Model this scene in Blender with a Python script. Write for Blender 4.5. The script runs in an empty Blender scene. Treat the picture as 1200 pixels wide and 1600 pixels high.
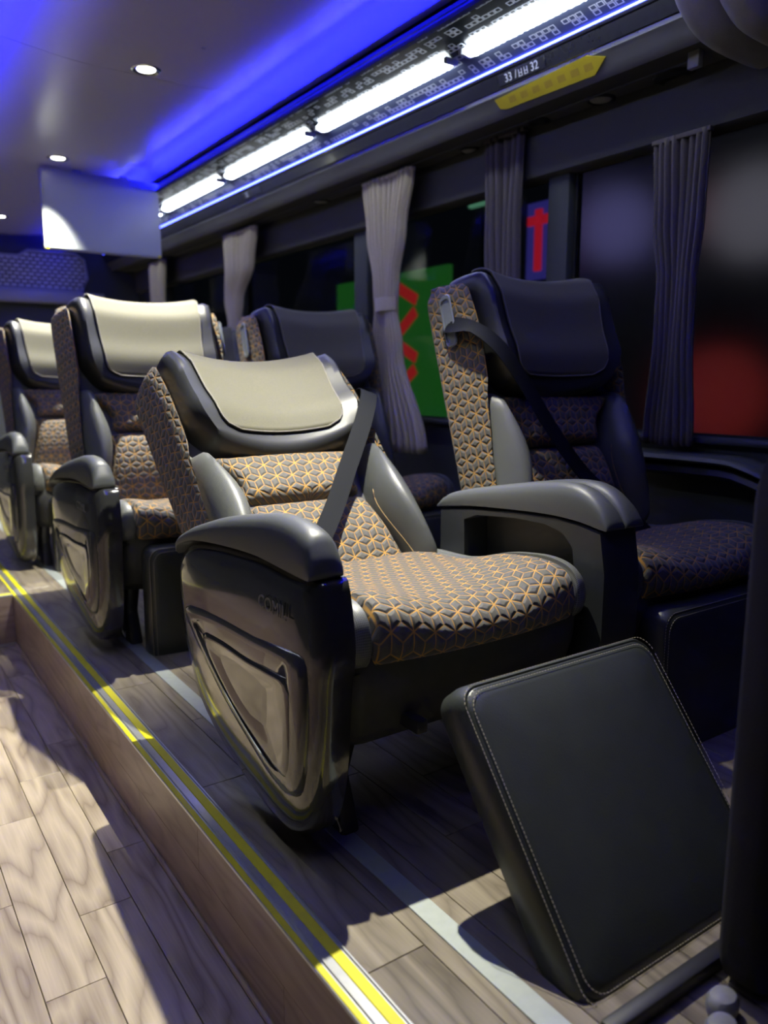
import bpy, bmesh, math, random
from mathutils import Vector, Matrix, Euler
random.seed(7)
PI = math.pi
scene = bpy.context.scene
COL = scene.collection

# ---------------------------------------------------------------- camera
FPX = 1220.0
PITCH, YAW = math.radians(9.675), math.radians(34.576)
cam_d = bpy.data.cameras.new('camera'); cam = bpy.data.objects.new('camera', cam_d); COL.objects.link(cam)
cam_d.sensor_fit = 'VERTICAL'; cam_d.sensor_height = 36.0; cam_d.lens = 36.0 * FPX / 1600.0
cam_d.clip_start = 0.02
cam.location = (0, 0, 0.83); cam.rotation_euler = (PI/2 - PITCH, 0, -YAW)
cam_d.dof.use_dof = True; cam_d.dof.focus_distance = 1.55; cam_d.dof.aperture_fstop = 2.8
scene.camera = cam

# ---------------------------------------------------------------- world, exposure
w = bpy.data.worlds.new('night'); scene.world = w; w.use_nodes = True
w.node_tree.nodes['Background'].inputs[0].default_value = (0.25, 0.32, 0.5, 1)
w.node_tree.nodes['Background'].inputs[1].default_value = 0.005
vs = scene.view_settings
vs.view_transform = 'Standard'; vs.look = 'None'; vs.gamma = 1.0; vs.use_curve_mapping = False
vs.exposure = 0.0
SPOT_W = 290.0          # ceiling downlights
TUBE_E = 13.0           # white led tubes
BLUE_E = 260.0          # blue led strip

# ================================================================= materials
def new_mat(name):
    m = bpy.data.materials.new(name); m.use_nodes = True
    return m, m.node_tree, m.node_tree.nodes['Principled BSDF']
def N(nt, t, **kw):
    n = nt.nodes.new(t)
    for k, v in kw.items(): setattr(n, k, v)
    return n
def math_n(nt, op, a, b=None, c=None):
    n = N(nt, 'ShaderNodeMath', operation=op)
    for i, v in enumerate((a, b, c)):
        if v is None: continue
        if isinstance(v, (int, float)): n.inputs[i].default_value = v
        else: nt.links.new(v, n.inputs[i])
    return n.outputs[0]
def setcol(b, c): b.inputs['Base Color'].default_value = (c[0], c[1], c[2], 1)
def mix(nt, f, a, b):
    n = N(nt, 'ShaderNodeMix', data_type='RGBA')
    for i, v in ((0, f), (6, a), (7, b)):
        if isinstance(v, (int, float)): n.inputs[i].default_value = v
        elif isinstance(v, tuple): n.inputs[i].default_value = (v[0], v[1], v[2], 1)
        else: nt.links.new(v, n.inputs[i])
    return n.outputs[2]
def bump(nt, b, h, strength=0.3, dist=0.002):
    n = N(nt, 'ShaderNodeBump'); n.inputs['Strength'].default_value = strength; n.inputs['Distance'].default_value = dist
    nt.links.new(h, n.inputs['Height']); nt.links.new(n.outputs[0], b.inputs['Normal'])
def noise(nt, vec, scale, detail=3, rough=0.5):
    n = N(nt, 'ShaderNodeTexNoise'); n.inputs['Scale'].default_value = scale; n.inputs['Detail'].default_value = detail
    n.inputs['Roughness'].default_value = rough
    if vec is not None: nt.links.new(vec, n.inputs['Vector'])
    return n.outputs['Fac']
def objco(nt): return N(nt, 'ShaderNodeTexCoord').outputs['Object']
def uvco(nt): return N(nt, 'ShaderNodeTexCoord').outputs['UV']

def plain(name, col, rough=0.5, var=0.15, nscale=60, bstr=0.0, metal=0.0, spec=0.5, coat=0.0, sheen=0.0, bscale=None):
    m, nt, b = new_mat(name)
    co = objco(nt)
    f = noise(nt, co, nscale)
    c2 = tuple(x * (1 - var) for x in col); c1 = tuple(min(1, x * (1 + var)) for x in col)
    nt.links.new(mix(nt, f, c2, c1), b.inputs['Base Color'])
    b.inputs['Roughness'].default_value = rough; b.inputs['Metallic'].default_value = metal
    b.inputs['Specular IOR Level'].default_value = spec
    b.inputs['Coat Weight'].default_value = coat; b.inputs['Coat Roughness'].default_value = 0.06
    b.inputs['Sheen Weight'].default_value = sheen
    if bstr:
        bump(nt, b, noise(nt, co, bscale or nscale * 6, 4), bstr, 0.001)
    return m

def emit(name, col, e):
    m, nt, b = new_mat(name)
    setcol(b, (0.05, 0.05, 0.05))
    b.inputs['Emission Color'].default_value = (*col, 1); b.inputs['Emission Strength'].default_value = e
    return m

def fabric_mat():
    """charcoal quilted cloth with an orange rhombic star embroidery, UV in metres"""
    m, nt, b = new_mat('star_fabric')
    S = 0.043
    sep = N(nt, 'ShaderNodeSeparateXYZ'); nt.links.new(uvco(nt), sep.inputs[0])
    x = math_n(nt, 'DIVIDE', sep.outputs[0], S); y = math_n(nt, 'DIVIDE', sep.outputs[1], S)
    R3 = math.sqrt(3)
    def cell(ox, oy):
        ax = math_n(nt, 'SUBTRACT', math_n(nt, 'FLOORED_MODULO', math_n(nt, 'ADD', x, ox), 1.0), 0.5)
        ay = math_n(nt, 'SUBTRACT', math_n(nt, 'FLOORED_MODULO', math_n(nt, 'ADD', y, oy), R3), R3/2)
        r = math_n(nt, 'SQRT', math_n(nt, 'ADD', math_n(nt, 'MULTIPLY', ax, ax), math_n(nt, 'MULTIPLY', ay, ay)))
        hx = math_n(nt, 'MULTIPLY', ax, 0.5); hy = math_n(nt, 'MULTIPLY', ay, R3/2)
        d = math_n(nt, 'MINIMUM', math_n(nt, 'ABSOLUTE', ax),
            math_n(nt, 'MINIMUM', math_n(nt, 'ABSOLUTE', math_n(nt, 'SUBTRACT', hx, hy)), math_n(nt, 'ABSOLUTE', math_n(nt, 'ADD', hx, hy))))
        return r, d
    r1, d1 = cell(0, 0); r2, d2 = cell(0.5, R3/2)
    sel = math_n(nt, 'LESS_THAN', r2, r1)
    def pick(a, c): return math_n(nt, 'ADD', math_n(nt, 'MULTIPLY', a, math_n(nt, 'SUBTRACT', 1.0, sel)), math_n(nt, 'MULTIPLY', c, sel))
    r, d = pick(r1, r2), pick(d1, d2)
    mr = N(nt, 'ShaderNodeMapRange', interpolation_type='SMOOTHSTEP'); nt.links.new(d, mr.inputs[0])
    mr.inputs[1].default_value = 0.012; mr.inputs[2].default_value = 0.04; mr.inputs[3].default_value = 1; mr.inputs[4].default_value = 0
    fade = N(nt, 'ShaderNodeMapRange'); nt.links.new(r, fade.inputs[0])
    fade.inputs[1].default_value = 0.2; fade.inputs[2].default_value = 0.62; fade.inputs[3].default_value = 1.0; fade.inputs[4].default_value = 0.45
    line = math_n(nt, 'MULTIPLY', mr.outputs[0], fade.outputs[0])
    nz = noise(nt, uvco(nt), 900, 2)
    base = mix(nt, nz, (0.045, 0.043, 0.04), (0.115, 0.109, 0.10))
    nt.links.new(mix(nt, line, base, (0.48, 0.245, 0.035)), b.inputs['Base Color'])
    b.inputs['Roughness'].default_value = 0.75; b.inputs['Sheen Weight'].default_value = 0.1
    q = N(nt, 'ShaderNodeMapRange', interpolation_type='SMOOTHSTEP'); nt.links.new(d, q.inputs[0])
    q.inputs[1].default_value = 0.0; q.inputs[2].default_value = 0.16
    h = math_n(nt, 'ADD', q.outputs[0], math_n(nt, 'MULTIPLY', nz, 0.1))
    bump(nt, b, h, 0.75, 0.004)
    return m

def perforated_mat():
    m, nt, b = new_mat('perforated_leather')
    sep = N(nt, 'ShaderNodeSeparateXYZ'); nt.links.new(uvco(nt), sep.inputs[0])
    K = 2 * PI / 0.0042
    p = math_n(nt, 'MULTIPLY', math_n(nt, 'SINE', math_n(nt, 'MULTIPLY', math_n(nt, 'ADD', sep.outputs[0], sep.outputs[1]), K * 0.7)),
               math_n(nt, 'SINE', math_n(nt, 'MULTIPLY', math_n(nt, 'SUBTRACT', sep.outputs[0], sep.outputs[1]), K * 0.7)))
    f = math_n(nt, 'GREATER_THAN', p, 0.45)
    nt.links.new(mix(nt, f, (0.13, 0.137, 0.13), (0.02, 0.02, 0.02)), b.inputs['Base Color'])
    b.inputs['Roughness'].default_value = 0.42
    bump(nt, b, math_n(nt, 'SUBTRACT', 1.0, f), 0.25, 0.0006)
    return m

def leather_mat(name, col, rough=0.38):
    m, nt, b = new_mat(name)
    co = objco(nt)
    nt.links.new(mix(nt, noise(nt, co, 14), tuple(c*0.85 for c in col), tuple(c*1.15 for c in col)), b.inputs['Base Color'])
    b.inputs['Roughness'].default_value = rough
    v = N(nt, 'ShaderNodeTexVoronoi'); v.inputs['Scale'].default_value = 420; nt.links.new(co, v.inputs['Vector'])
    wr = noise(nt, co, 9, 2)
    h = math_n(nt, 'ADD', math_n(nt, 'MULTIPLY', v.outputs['Distance'], 0.4), math_n(nt, 'MULTIPLY', wr, 3.0))
    bump(nt, b, h, 0.22, 0.0015)
    return m

def suede_mat():
    m, nt, b = new_mat('suede')
    co = objco(nt)
    f = noise(nt, co, 260, 4, 0.7); g = noise(nt, co, 11, 2)
    c = mix(nt, f, (0.035, 0.032, 0.019), (0.135, 0.127, 0.080))
    nt.links.new(mix(nt, g, c, (0.075, 0.071, 0.047)), b.inputs['Base Color'])
    b.inputs['Roughness'].default_value = 0.7; b.inputs['Sheen Weight'].default_value = 0.08; b.inputs['Sheen Roughness'].default_value = 0.4
    bump(nt, b, f, 0.15, 0.001)
    return m

def wood_mat(name, dark, light, axis=1, rough=0.34):
    """vinyl plank: stretched grain with cathedral figure, varied by object"""
    m, nt, b = new_mat(name)
    co = objco(nt)
    inf = N(nt, 'ShaderNodeObjectInfo')
    mp = N(nt, 'ShaderNodeMapping'); nt.links.new(co, mp.inputs['Vector'])
    sc = [9.0, 9.0, 9.0]; sc[axis] = 1.4
    mp.inputs['Scale'].default_value = sc
    off = N(nt, 'ShaderNodeVectorMath', operation='ADD'); nt.links.new(mp.outputs[0], off.inputs[0])
    cmb = N(nt, 'ShaderNodeCombineXYZ'); rr = math_n(nt, 'MULTIPLY', inf.outputs['Random'], 37.0)
    for i in range(3): nt.links.new(rr, cmb.inputs[i])
    nt.links.new(cmb.outputs[0], off.inputs[1])
    fig = noise(nt, off.outputs[0], 1.1, 2, 0.45)
    rings = math_n(nt, 'FRACT', math_n(nt, 'MULTIPLY', fig, 8.0))
    rings = math_n(nt, 'ABSOLUTE', math_n(nt, 'SUBTRACT', math_n(nt, 'MULTIPLY', rings, 2.0), 1.0))
    rings = math_n(nt, 'POWER', rings, 0.55)
    mp2 = N(nt, 'ShaderNodeMapping'); nt.links.new(co, mp2.inputs['Vector'])
    s2 = [170.0, 170.0, 170.0]; s2[axis] = 6.0; mp2.inputs['Scale'].default_value = s2
    grain = noise(nt, mp2.outputs[0], 1.0, 3, 0.6)
    t = math_n(nt, 'ADD', math_n(nt, 'MULTIPLY', rings, 0.62), math_n(nt, 'MULTIPLY', grain, 0.5))
    t = math_n(nt, 'ADD', t, math_n(nt, 'MULTIPLY', math_n(nt, 'SUBTRACT', inf.outputs['Random'], 0.75), 0.35))
    cl = N(nt, 'ShaderNodeClamp'); nt.links.new(t, cl.inputs[0])
    nt.links.new(mix(nt, cl.outputs[0], dark, light), b.inputs['Base Color'])
    b.inputs['Roughness'].default_value = rough
    bump(nt, b, grain, 0.12, 0.0008)
    return m

def pattern_panel_mat():
    """dark clear cove panel printed with small white outlined squares; UV in metres (u across, v along)"""
    m, nt, b = new_mat('printed_panel')
    sep = N(nt, 'ShaderNodeSeparateXYZ'); nt.links.new(uvco(nt), sep.inputs[0])
    CU, CV = 0.0185, 0.025
    a = math_n(nt, 'DIVIDE', sep.outputs[0], CU); c = math_n(nt, 'DIVIDE', sep.outputs[1], CV)
    fa, fc = math_n(nt, 'FRACT', a), math_n(nt, 'FRACT', c)
    da = math_n(nt, 'ABSOLUTE', math_n(nt, 'SUBTRACT', fa, 0.5)); dc = math_n(nt, 'ABSOLUTE', math_n(nt, 'SUBTRACT', fc, 0.5))
    e = math_n(nt, 'MAXIMUM', da, dc)
    ring = math_n(nt, 'MULTIPLY', math_n(nt, 'LESS_THAN', e, 0.46), math_n(nt, 'GREATER_THAN', e, 0.31))
    cv = N(nt, 'ShaderNodeCombineXYZ'); nt.links.new(math_n(nt, 'FLOOR', a), cv.inputs[0]); nt.links.new(math_n(nt, 'FLOOR', c), cv.inputs[1])
    wn = N(nt, 'ShaderNodeTexWhiteNoise', noise_dimensions='2D'); nt.links.new(cv.outputs[0], wn.inputs['Vector'])
    # rows of clusters: skip every third row
    row = math_n(nt, 'GREATER_THAN', math_n(nt, 'FLOORED_MODULO', math_n(nt, 'FLOOR', a), 3.0), 0.5)
    on = math_n(nt, 'MULTIPLY', math_n(nt, 'GREATER_THAN', wn.outputs[0], 0.4), row)
    f = math_n(nt, 'MULTIPLY', ring, on)
    lit_half = math_n(nt, 'GREATER_THAN', sep.outputs[0], 0.185)
    bg = mix(nt, lit_half, (0.018, 0.022, 0.03), (0.10, 0.12, 0.2))  # tube glow and haze past the tubes, painted as a lighter base colour
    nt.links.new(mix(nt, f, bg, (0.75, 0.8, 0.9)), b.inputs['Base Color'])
    b.inputs['Roughness'].default_value = 0.18
    return m

def quilt_mat():
    m, nt, b = new_mat('rear_mesh_cloth')
    br = N(nt, 'ShaderNodeTexBrick'); br.inputs['Scale'].default_value = 1.0
    br.inputs['Brick Width'].default_value = 0.05; br.inputs['Row Height'].default_value = 0.028; br.inputs['Mortar Size'].default_value = 0.006
    br.inputs['Color1'].default_value = (0.6, 0.6, 0.6, 1); br.inputs['Color2'].default_value = (0.5, 0.5, 0.5, 1); br.inputs['Mortar'].default_value = (0.05, 0.05, 0.06, 1)
    nt.links.new(uvco(nt), br.inputs['Vector']); nt.links.new(br.outputs['Color'], b.inputs['Base Color'])
    b.inputs['Roughness'].default_value = 0.7
    return m

def glass_mat(name, rough, tint):
    m, nt, b = new_mat(name)
    setcol(b, tint); b.inputs['Transmission Weight'].default_value = 1.0; b.inputs['Roughness'].default_value = rough; b.inputs['IOR'].default_value = 1.12
    return m

M = {
 'fabric': fabric_mat(), 'perf': perforated_mat(), 'suede': suede_mat(),
 'leather': leather_mat('black_leather', (0.022, 0.023, 0.025), 0.4),
 'legleather': leather_mat('leg_rest_leather', (0.042, 0.047, 0.045), 0.36),
 'greyleather': leather_mat('charcoal_leather', (0.06, 0.064, 0.065), 0.38),
 'skirt': plain('skirt_vinyl', (0.045, 0.046, 0.047), 0.62, 0.2, 30, 0.1),
 'gloss': plain('gloss_plastic', (0.030, 0.031, 0.032), 0.13, 0.1, 8, 0.0, coat=0.6),
 'glossgrey': plain('gloss_grey_plastic', (0.05, 0.05, 0.052), 0.16, 0.1, 8, 0.0, coat=0.5),
 'armpad': plain('arm_pad_plastic', (0.078, 0.084, 0.086), 0.42, 0.12, 300, 0.25, bscale=900),
 'logo': plain('logo_grey', (0.10, 0.10, 0.104), 0.5),
 'console': plain('console_plastic', (0.028, 0.031, 0.035), 0.4, 0.1, 40, 0.1, bscale=700),
 'dark': plain('dark_plastic', (0.014, 0.014, 0.016), 0.45),
 'steel': plain('painted_steel', (0.05, 0.05, 0.055), 0.35, metal=0.5),
 'chrome': plain('chrome', (0.6, 0.6, 0.62), 0.18, metal=1.0),
 'alu': plain('aluminium', (0.62, 0.63, 0.66), 0.32, 0.1, 90, metal=0.75),
 'yellow': plain('yellow_tape', (0.75, 0.68, 0.01), 0.5, 0.06, 40),
 'belt': plain('belt_webbing', (0.006, 0.007, 0.010), 0.7, 0.2, 700, 0.3, spec=0.15),
 'escut': plain('belt_guide_plastic', (0.16, 0.18, 0.21), 0.35),
 'thread': plain('thread', (0.42, 0.38, 0.30), 0.7),
 'seam': plain('seam_thread', (0.26, 0.17, 0.07), 0.7),
 'thread2': plain('thread_grey', (0.16, 0.15, 0.13), 0.7),
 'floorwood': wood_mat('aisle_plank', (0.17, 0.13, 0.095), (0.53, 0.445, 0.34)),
 'riserwood': wood_mat('riser_plank', (0.22, 0.155, 0.14), (0.41, 0.32, 0.29)),
 'riserwoodx': wood_mat('riser_plank_across', (0.22, 0.155, 0.14), (0.41, 0.32, 0.29), axis=0),
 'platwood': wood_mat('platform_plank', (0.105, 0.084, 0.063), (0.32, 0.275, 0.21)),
 'under': plain('underlay', (0.02, 0.018, 0.018), 0.8),
 'track': plain('seat_track', (0.42, 0.46, 0.45), 0.4, 0.1, 60, metal=0.2),
 'ceil': plain('ceiling_laminate', (0.42, 0.41, 0.39), 0.33, 0.05, 300, 0.03),
 'duct': plain('duct_grey', (0.10, 0.10, 0.105), 0.55, 0.15, 500, 0.3, bscale=900),
 'soffit': plain('soffit_dark', (0.075, 0.075, 0.077), 0.8, 0.3, 500, 0.3, bscale=900),
 'blackrail': plain('black_rail', (0.02, 0.02, 0.025), 0.22, coat=0.3),
 'wall': plain('side_wall', (0.04, 0.045, 0.055), 0.65, 0.2, 200, 0.2),
 'trimgrey': plain('bulkhead_grey', (0.30, 0.30, 0.31), 0.5, 0.1, 200, 0.1),
 'carpet': plain('partition_cloth', (0.03, 0.028, 0.027), 0.95, 0.5, 400, 0.6),
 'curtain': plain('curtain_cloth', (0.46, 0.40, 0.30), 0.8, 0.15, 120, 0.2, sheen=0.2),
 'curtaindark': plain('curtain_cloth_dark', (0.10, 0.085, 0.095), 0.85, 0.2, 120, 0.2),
 'screen': plain('screen_film', (0.26, 0.28, 0.29), 0.3, 0.03, 5),
 'screencase': plain('screen_case', (0.30, 0.31, 0.33), 0.5),
 'sticker': plain('yellow_sticker', (0.50, 0.40, 0.02), 0.45, 0.1, 20),
 'stickerprint': plain('sticker_print', (0.40, 0.29, 0.03), 0.45),
 'plate': plain('number_plate', (0.02, 0.02, 0.025), 0.3),
 'glyph': plain('plate_print', (0.75, 0.77, 0.82), 0.5),
 'grille': plain('speaker_grille', (0.35, 0.34, 0.33), 0.4, 0.8, 160),
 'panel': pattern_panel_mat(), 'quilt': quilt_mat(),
 'tube': emit('led_white', (0.86, 0.94, 1.0), TUBE_E), 'blue': emit('led_blue', (0.004, 0.006, 1.0), BLUE_E),
 'paleblue': emit('led_pale_blue', (0.05, 0.07, 1.0), 24.0),
 'lamp': emit('lamp_lens', (1.0, 0.97, 0.86), 12.0),
 'glass': glass_mat('window_glass', 0.05, (0.75, 0.8, 0.85)), 'frost': glass_mat('misted_glass', 0.42, (0.72, 0.76, 0.82)),
 'outgreen': emit('sign_green', (0.02, 0.16, 0.02), 0.35), 'outred': emit('sign_red', (0.75, 0.03, 0.03), 0.3),
 'outblue': emit('lamp_blue', (0.36, 0.33, 0.85), 0.2), 'outwhite': emit('lamp_white', (0.75, 0.7, 0.8), 0.13),
 'outred2': emit('lamp_red', (1.0, 0.09, 0.08), 0.09), 'neon': emit('neon_red', (1.0, 0.02, 0.05), 0.3), 'violet': emit('violet_board', (0.10, 0.08, 0.6), 0.2), 'outwarm': emit('lamp_warm', (0.9, 0.6, 0.45), 0.5),
 'outmint': emit('sign_mint', (0.25, 0.7, 0.4), 0.25),
 'asphalt': plain('asphalt', (0.03, 0.03, 0.035), 0.9),
}

# ================================================================= mesh helpers
def link_mesh(name, verts, faces, mat, parent=None, uvs=None, smooth=True, sharp=40):
    me = bpy.data.meshes.new(name)
    me.from_pydata([tuple(v) for v in verts], [], faces)
    if uvs is not None:
        lay = me.uv_layers.new(name='uv')
        for lp in me.loops: lay.data[lp.index].uv = uvs[lp.vertex_index]
    bm = bmesh.new(); bm.from_mesh(me)
    bmesh.ops.recalc_face_normals(bm, faces=bm.faces)
    if smooth:
        for f in bm.faces: f.smooth = True
        th = math.radians(sharp)
        for e in bm.edges:
            if len(e.link_faces) == 2 and e.calc_face_angle(0) > th: e.smooth = False
    bm.to_mesh(me); bm.free()
    o = bpy.data.objects.new(name, me); COL.objects.link(o)
    me.materials.append(mat if not isinstance(mat, str) else M[mat])
    if parent: o.parent = parent
    return o
def tag(o, label=None, cat=None, group=None, kind=None):
    if label: o['label'] = label
    if cat: o['category'] = cat
    if group: o['group'] = group
    if kind: o['kind'] = kind
    return o
def empty(name, loc):
    o = bpy.data.objects.new(name, None); COL.objects.link(o); o.location = loc; o.empty_display_size = 0.05
    return o
def smooth01(x): x = max(0.0, min(1.0, x)); return x * x * (3 - 2 * x)
def lerp(a, b, t): return a + (b - a) * t
def interp(tab, t):
    if t <= tab[0][0]: return tab[0][1]
    for (a, va), (b, vb) in zip(tab, tab[1:]):
        if t <= b: return lerp(va, vb, (t - a) / (b - a))
    return tab[-1][1]
def sinterp(tab, t):
    if t <= tab[0][0]: return tab[0][1]
    for (a, va), (b, vb) in zip(tab, tab[1:]):
        if t <= b: return lerp(va, vb, smooth01((t - a) / (b - a)))
    return tab[-1][1]
def clustered(n): return [0.5 - 0.5 * math.cos(PI * i / n) for i in range(n + 1)]

def box_data(x0, x1, y0, y1, z0, z1):
    v = [(x, y, z) for x in (x0, x1) for y in (y0, y1) for z in (z0, z1)]
    f = [(0,1,3,2), (4,6,7,5), (0,4,5,1), (2,3,7,6), (0,2,6,4), (1,5,7,3)]
    return v, f
def bevel_obj(o, wdt, seg=2):
    me = o.data; bm = bmesh.new(); bm.from_mesh(me)
    bmesh.ops.bevel(bm, geom=list(bm.edges), offset=wdt, segments=seg, profile=0.5, affect='EDGES', clamp_overlap=True)
    for f in bm.faces: f.smooth = True
    for e in bm.edges:
        if len(e.link_faces) == 2 and e.calc_face_angle(0) > 0.7: e.smooth = False
    bm.to_mesh(me); bm.free(); return o
def box(name, x0, x1, y0, y1, z0, z1, mat, parent=None, bev=0.0, seg=2):
    cx, cy, cz = (x0+x1)/2, (y0+y1)/2, (z0+z1)/2
    v, f = box_data(x0-cx, x1-cx, y0-cy, y1-cy, z0-cz, z1-cz)
    o = link_mesh(name, v, f, mat, parent, smooth=False)
    o.location = (cx, cy, cz)
    if bev: bevel_obj(o, bev, seg)
    return o

def loft(name, rings, mat, parent=None, caps=True, closed_path=False, sharp=40, uvs=None):
    n = len(rings[0]); verts = [p for r in rings for p in r]; faces = []
    m = len(rings)
    for i in range(m if closed_path else m - 1):
        j = (i + 1) % m
        for k in range(n):
            l = (k + 1) % n
            faces.append((i*n+k, i*n+l, j*n+l, j*n+k))
    if caps and not closed_path:
        faces.append(tuple(range(n))); faces.append(tuple(reversed(range((m-1)*n, m*n))))
    return link_mesh(name, verts, faces, mat, parent, sharp=sharp, uvs=uvs)
def tube(name, pts, r, mat, parent=None, n=8, closed=False):
    pts = [Vector(p) for p in pts]; rings = []
    m = len(pts)
    for i, p in enumerate(pts):
        a = pts[(i-1) % m] if (closed or i > 0) else p; b = pts[(i+1) % m] if (closed or i < m-1) else p
        d = (b - a).normalized()
        u = d.cross(Vector((0, 0, 1)))
        if u.length < 0.2: u = d.cross(Vector((1, 0, 0)))
        u.normalize(); v = d.cross(u)
        rings.append([p + (u * math.cos(2*PI*k/n) + v * math.sin(2*PI*k/n)) * r for k in range(n)])
    return loft(name, rings, mat, parent, closed_path=closed)
def dome(name, outline, center, prof, plane, mat, parent=None, back=None, sharp=40):
    """outline: (a,b) list, star-shaped round center; prof: (inset metres, depth) from rim to centre; plane maps (a,b,depth)->xyz"""
    n = len(outline); rings = []
    c = Vector((center[0], center[1]))
    R = [(Vector(p) - c) for p in outline]; Rm = min(r.length for r in R)
    for ins, dep in prof:
        k = []
        for r in R:
            q = r * max(0.0, 1 - ins / Rm)
            k.append(plane(c.x + q.x, c.y + q.y, dep))
        rings.append(k)
    if back is not None: rings.insert(0, [plane(p[0], p[1], back) for p in outline])
    return loft(name, rings, mat, parent, sharp=sharp)
def resample(pts, n, closed=True):
    """Catmull-Rom smoothing of an outline"""
    out = []; m = len(pts)
    for i in range(m if closed else m - 1):
        p0, p1, p2, p3 = (Vector(pts[(i + k - 1) % m]) if closed else Vector(pts[max(0, min(m-1, i+k-1))]) for k in range(4))
        for j in range(n):
            t = j / n
            out.append(0.5 * ((2*p1) + (-p0 + p2)*t + (2*p0 - 5*p1 + 4*p2 - p3)*t*t + (-p0 + 3*p1 - 3*p2 + p3)*t**3))
    if not closed: out.append(Vector(pts[-1]))
    return [tuple(p) for p in out]
def rrect(a0, a1, b0, b1, r, n=6):
    out = []
    for cx, cy, s in ((a1-r, b1-r, 0), (a0+r, b1-r, 1), (a0+r, b0+r, 2), (a1-r, b0+r, 3)):
        for k in range(n + 1):
            t = (s + k / n) * PI / 2
            out.append((cx + r*math.cos(t), cy + r*math.sin(t)))
    return out

def pad(name, uL, uR, v0, v1, D, Db, mat, parent, r=0.03, rc=0.03, ns=18, nt=18, puff=0.0):
    """upholstered pad on a backrest: uL,uR(t) side edges, v0,v1(s) bottom/top, D(u,v) front depth, Db(u,v) back depth"""
    ss, tt = clustered(ns), clustered(nt)
    front, bk, uv = [], [], []
    for t in tt:
        for s in ss:
            vb, vt = v0(s), v1(s); L = vt - vb
            e = min(t, 1 - t) * L
            cut = rc - math.sqrt(max(0, rc*rc - (rc - min(e, rc))**2)) if rc > 0 else 0
            cut = min(cut, 0.38 * (uR(t) - uL(t)))
            l, rr = uL(t) + cut, uR(t) - cut
            u = lerp(l, rr, s); v = lerp(vb, vt, t)
            es = min(s, 1 - s) * (rr - l)
            def p(x):
                k = min(x / r, 1.0); return math.sqrt(max(0.0, 1 - (1 - k)**2))
            q = p(es) * p(e)
            db, df = Db(u, v), D(u, v)
            cen = math.sin(PI * s) * math.sin(PI * t)
            d = lerp(db + 0.004, df, q) + puff * cen
            front.append((u, -d, v)); bk.append((u, -db, v)); uv.append((u + (df - d) * (-1 if s < 0.5 else 1), v))
    n = ns + 1; F = []
    off = len(front)
    for j in range(nt):
        for i in range(ns):
            a = j*n + i
            F.append((a, a+1, a+n+1, a+n)); F.append((off+a, off+a+n, off+a+n+1, off+a+1))
    border = [i for i in range(n)] + [j*n + ns for j in range(1, nt+1)] + [nt*n + i for i in range(ns-1, -1, -1)] + [j*n for j in range(nt-1, 0, -1)]
    for k in range(len(border)):
        a, c = border[k], border[(k+1) % len(border)]
        F.append((a, off+a, off+c, c))
    return link_mesh(name, front + bk, F, mat, parent, uvs=uv + [(a + (0.1 if i % n > n/2 else -0.1), b) for i, (a, b) in enumerate(uv)], sharp=60)
def K(c): return lambda *_: c

def copy_tree(o, parent=None):
    c = o.copy(); COL.objects.link(c); c.parent = parent
    if parent is not None: c.matrix_parent_inverse = o.matrix_parent_inverse
    for ch in [x for x in bpy.data.objects if x.parent == o]: copy_tree(ch, c)
    return c
def text_mesh(name, txt, size, mat, parent, matrix, ext=0.0008):
    cu = bpy.data.curves.new(name, 'FONT'); cu.body = txt; cu.size = size; cu.extrude = ext; cu.align_x = 'CENTER'; cu.align_y = 'CENTER'
    t = bpy.data.objects.new(name + '_src', cu); COL.objects.link(t)
    dg = bpy.context.evaluated_depsgraph_get(); dg.update()
    me = bpy.data.meshes.new_from_object(t.evaluated_get(dg))
    bpy.data.objects.remove(t); me.name = name
    o = bpy.data.objects.new(name, me); COL.objects.link(o); me.materials.clear(); me.materials.append(M[mat])
    o.parent = parent; o.matrix_local = matrix
    return o

# ================================================================= the shell
XE = 0.488          # platform edge beside the aisle
ZA = -0.20          # aisle floor
XW = 2.12           # window wall
YR, YF = 6.6, -1.6 # rear wall, front end
XL = -0.45          # left wall
ZC = 1.89           # ceiling
YS = 3.25           # step up at the aisle's end

def slab_struct(name, *b, mat):
    return tag(box(name, *b, mat), kind='structure')
fl = slab_struct('floor', XE + 0.001, XW + 0.1, YF, YR, -0.32, -0.006, mat='under')
fa = slab_struct('floor_aisle', XL, XE, YF, YS, -0.32, ZA - 0.006, mat='under')
fb = slab_struct('floor_rear', XL, XE, YS + 0.001, YR, -0.32, -0.006, mat='under')
fleft = slab_struct('floor_left', XL, -0.12, YF, YS, ZA - 0.004, 0.0, mat='riserwood')

plank_cache = {}
def plank(parent, x0, x1, y0, y1, z, mat, th=0.006, gap=0.0007):
    key = (round(x1 - x0, 4), round(y1 - y0, 4), mat)
    if key not in plank_cache:
        hx, hy = (x1-x0)/2 - gap, (y1-y0)/2 - gap
        v, f = box_data(-hx, hx, -hy, hy, -th, 0)
        o = link_mesh('plank', v, f, mat, smooth=False)
        bm = bmesh.new(); bm.from_mesh(o.data)
        top = [e for e in bm.edges if all(q.co.z > -th/2 for q in e.verts)]
        bmesh.ops.bevel(bm, geom=top, offset=0.0008, segments=1, affect='EDGES'); bm.to_mesh(o.data); bm.free()
        plank_cache[key] = o.data
    else:
        o = bpy.data.objects.new('plank', plank_cache[key]); COL.objects.link(o)
    o.parent = parent; o.matrix_parent_inverse = parent.matrix_world.inverted()
    o.location = (Vector(((x0+x1)/2, (y0+y1)/2, z)))
    return o
bpy.context.view_layer.update()
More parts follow.
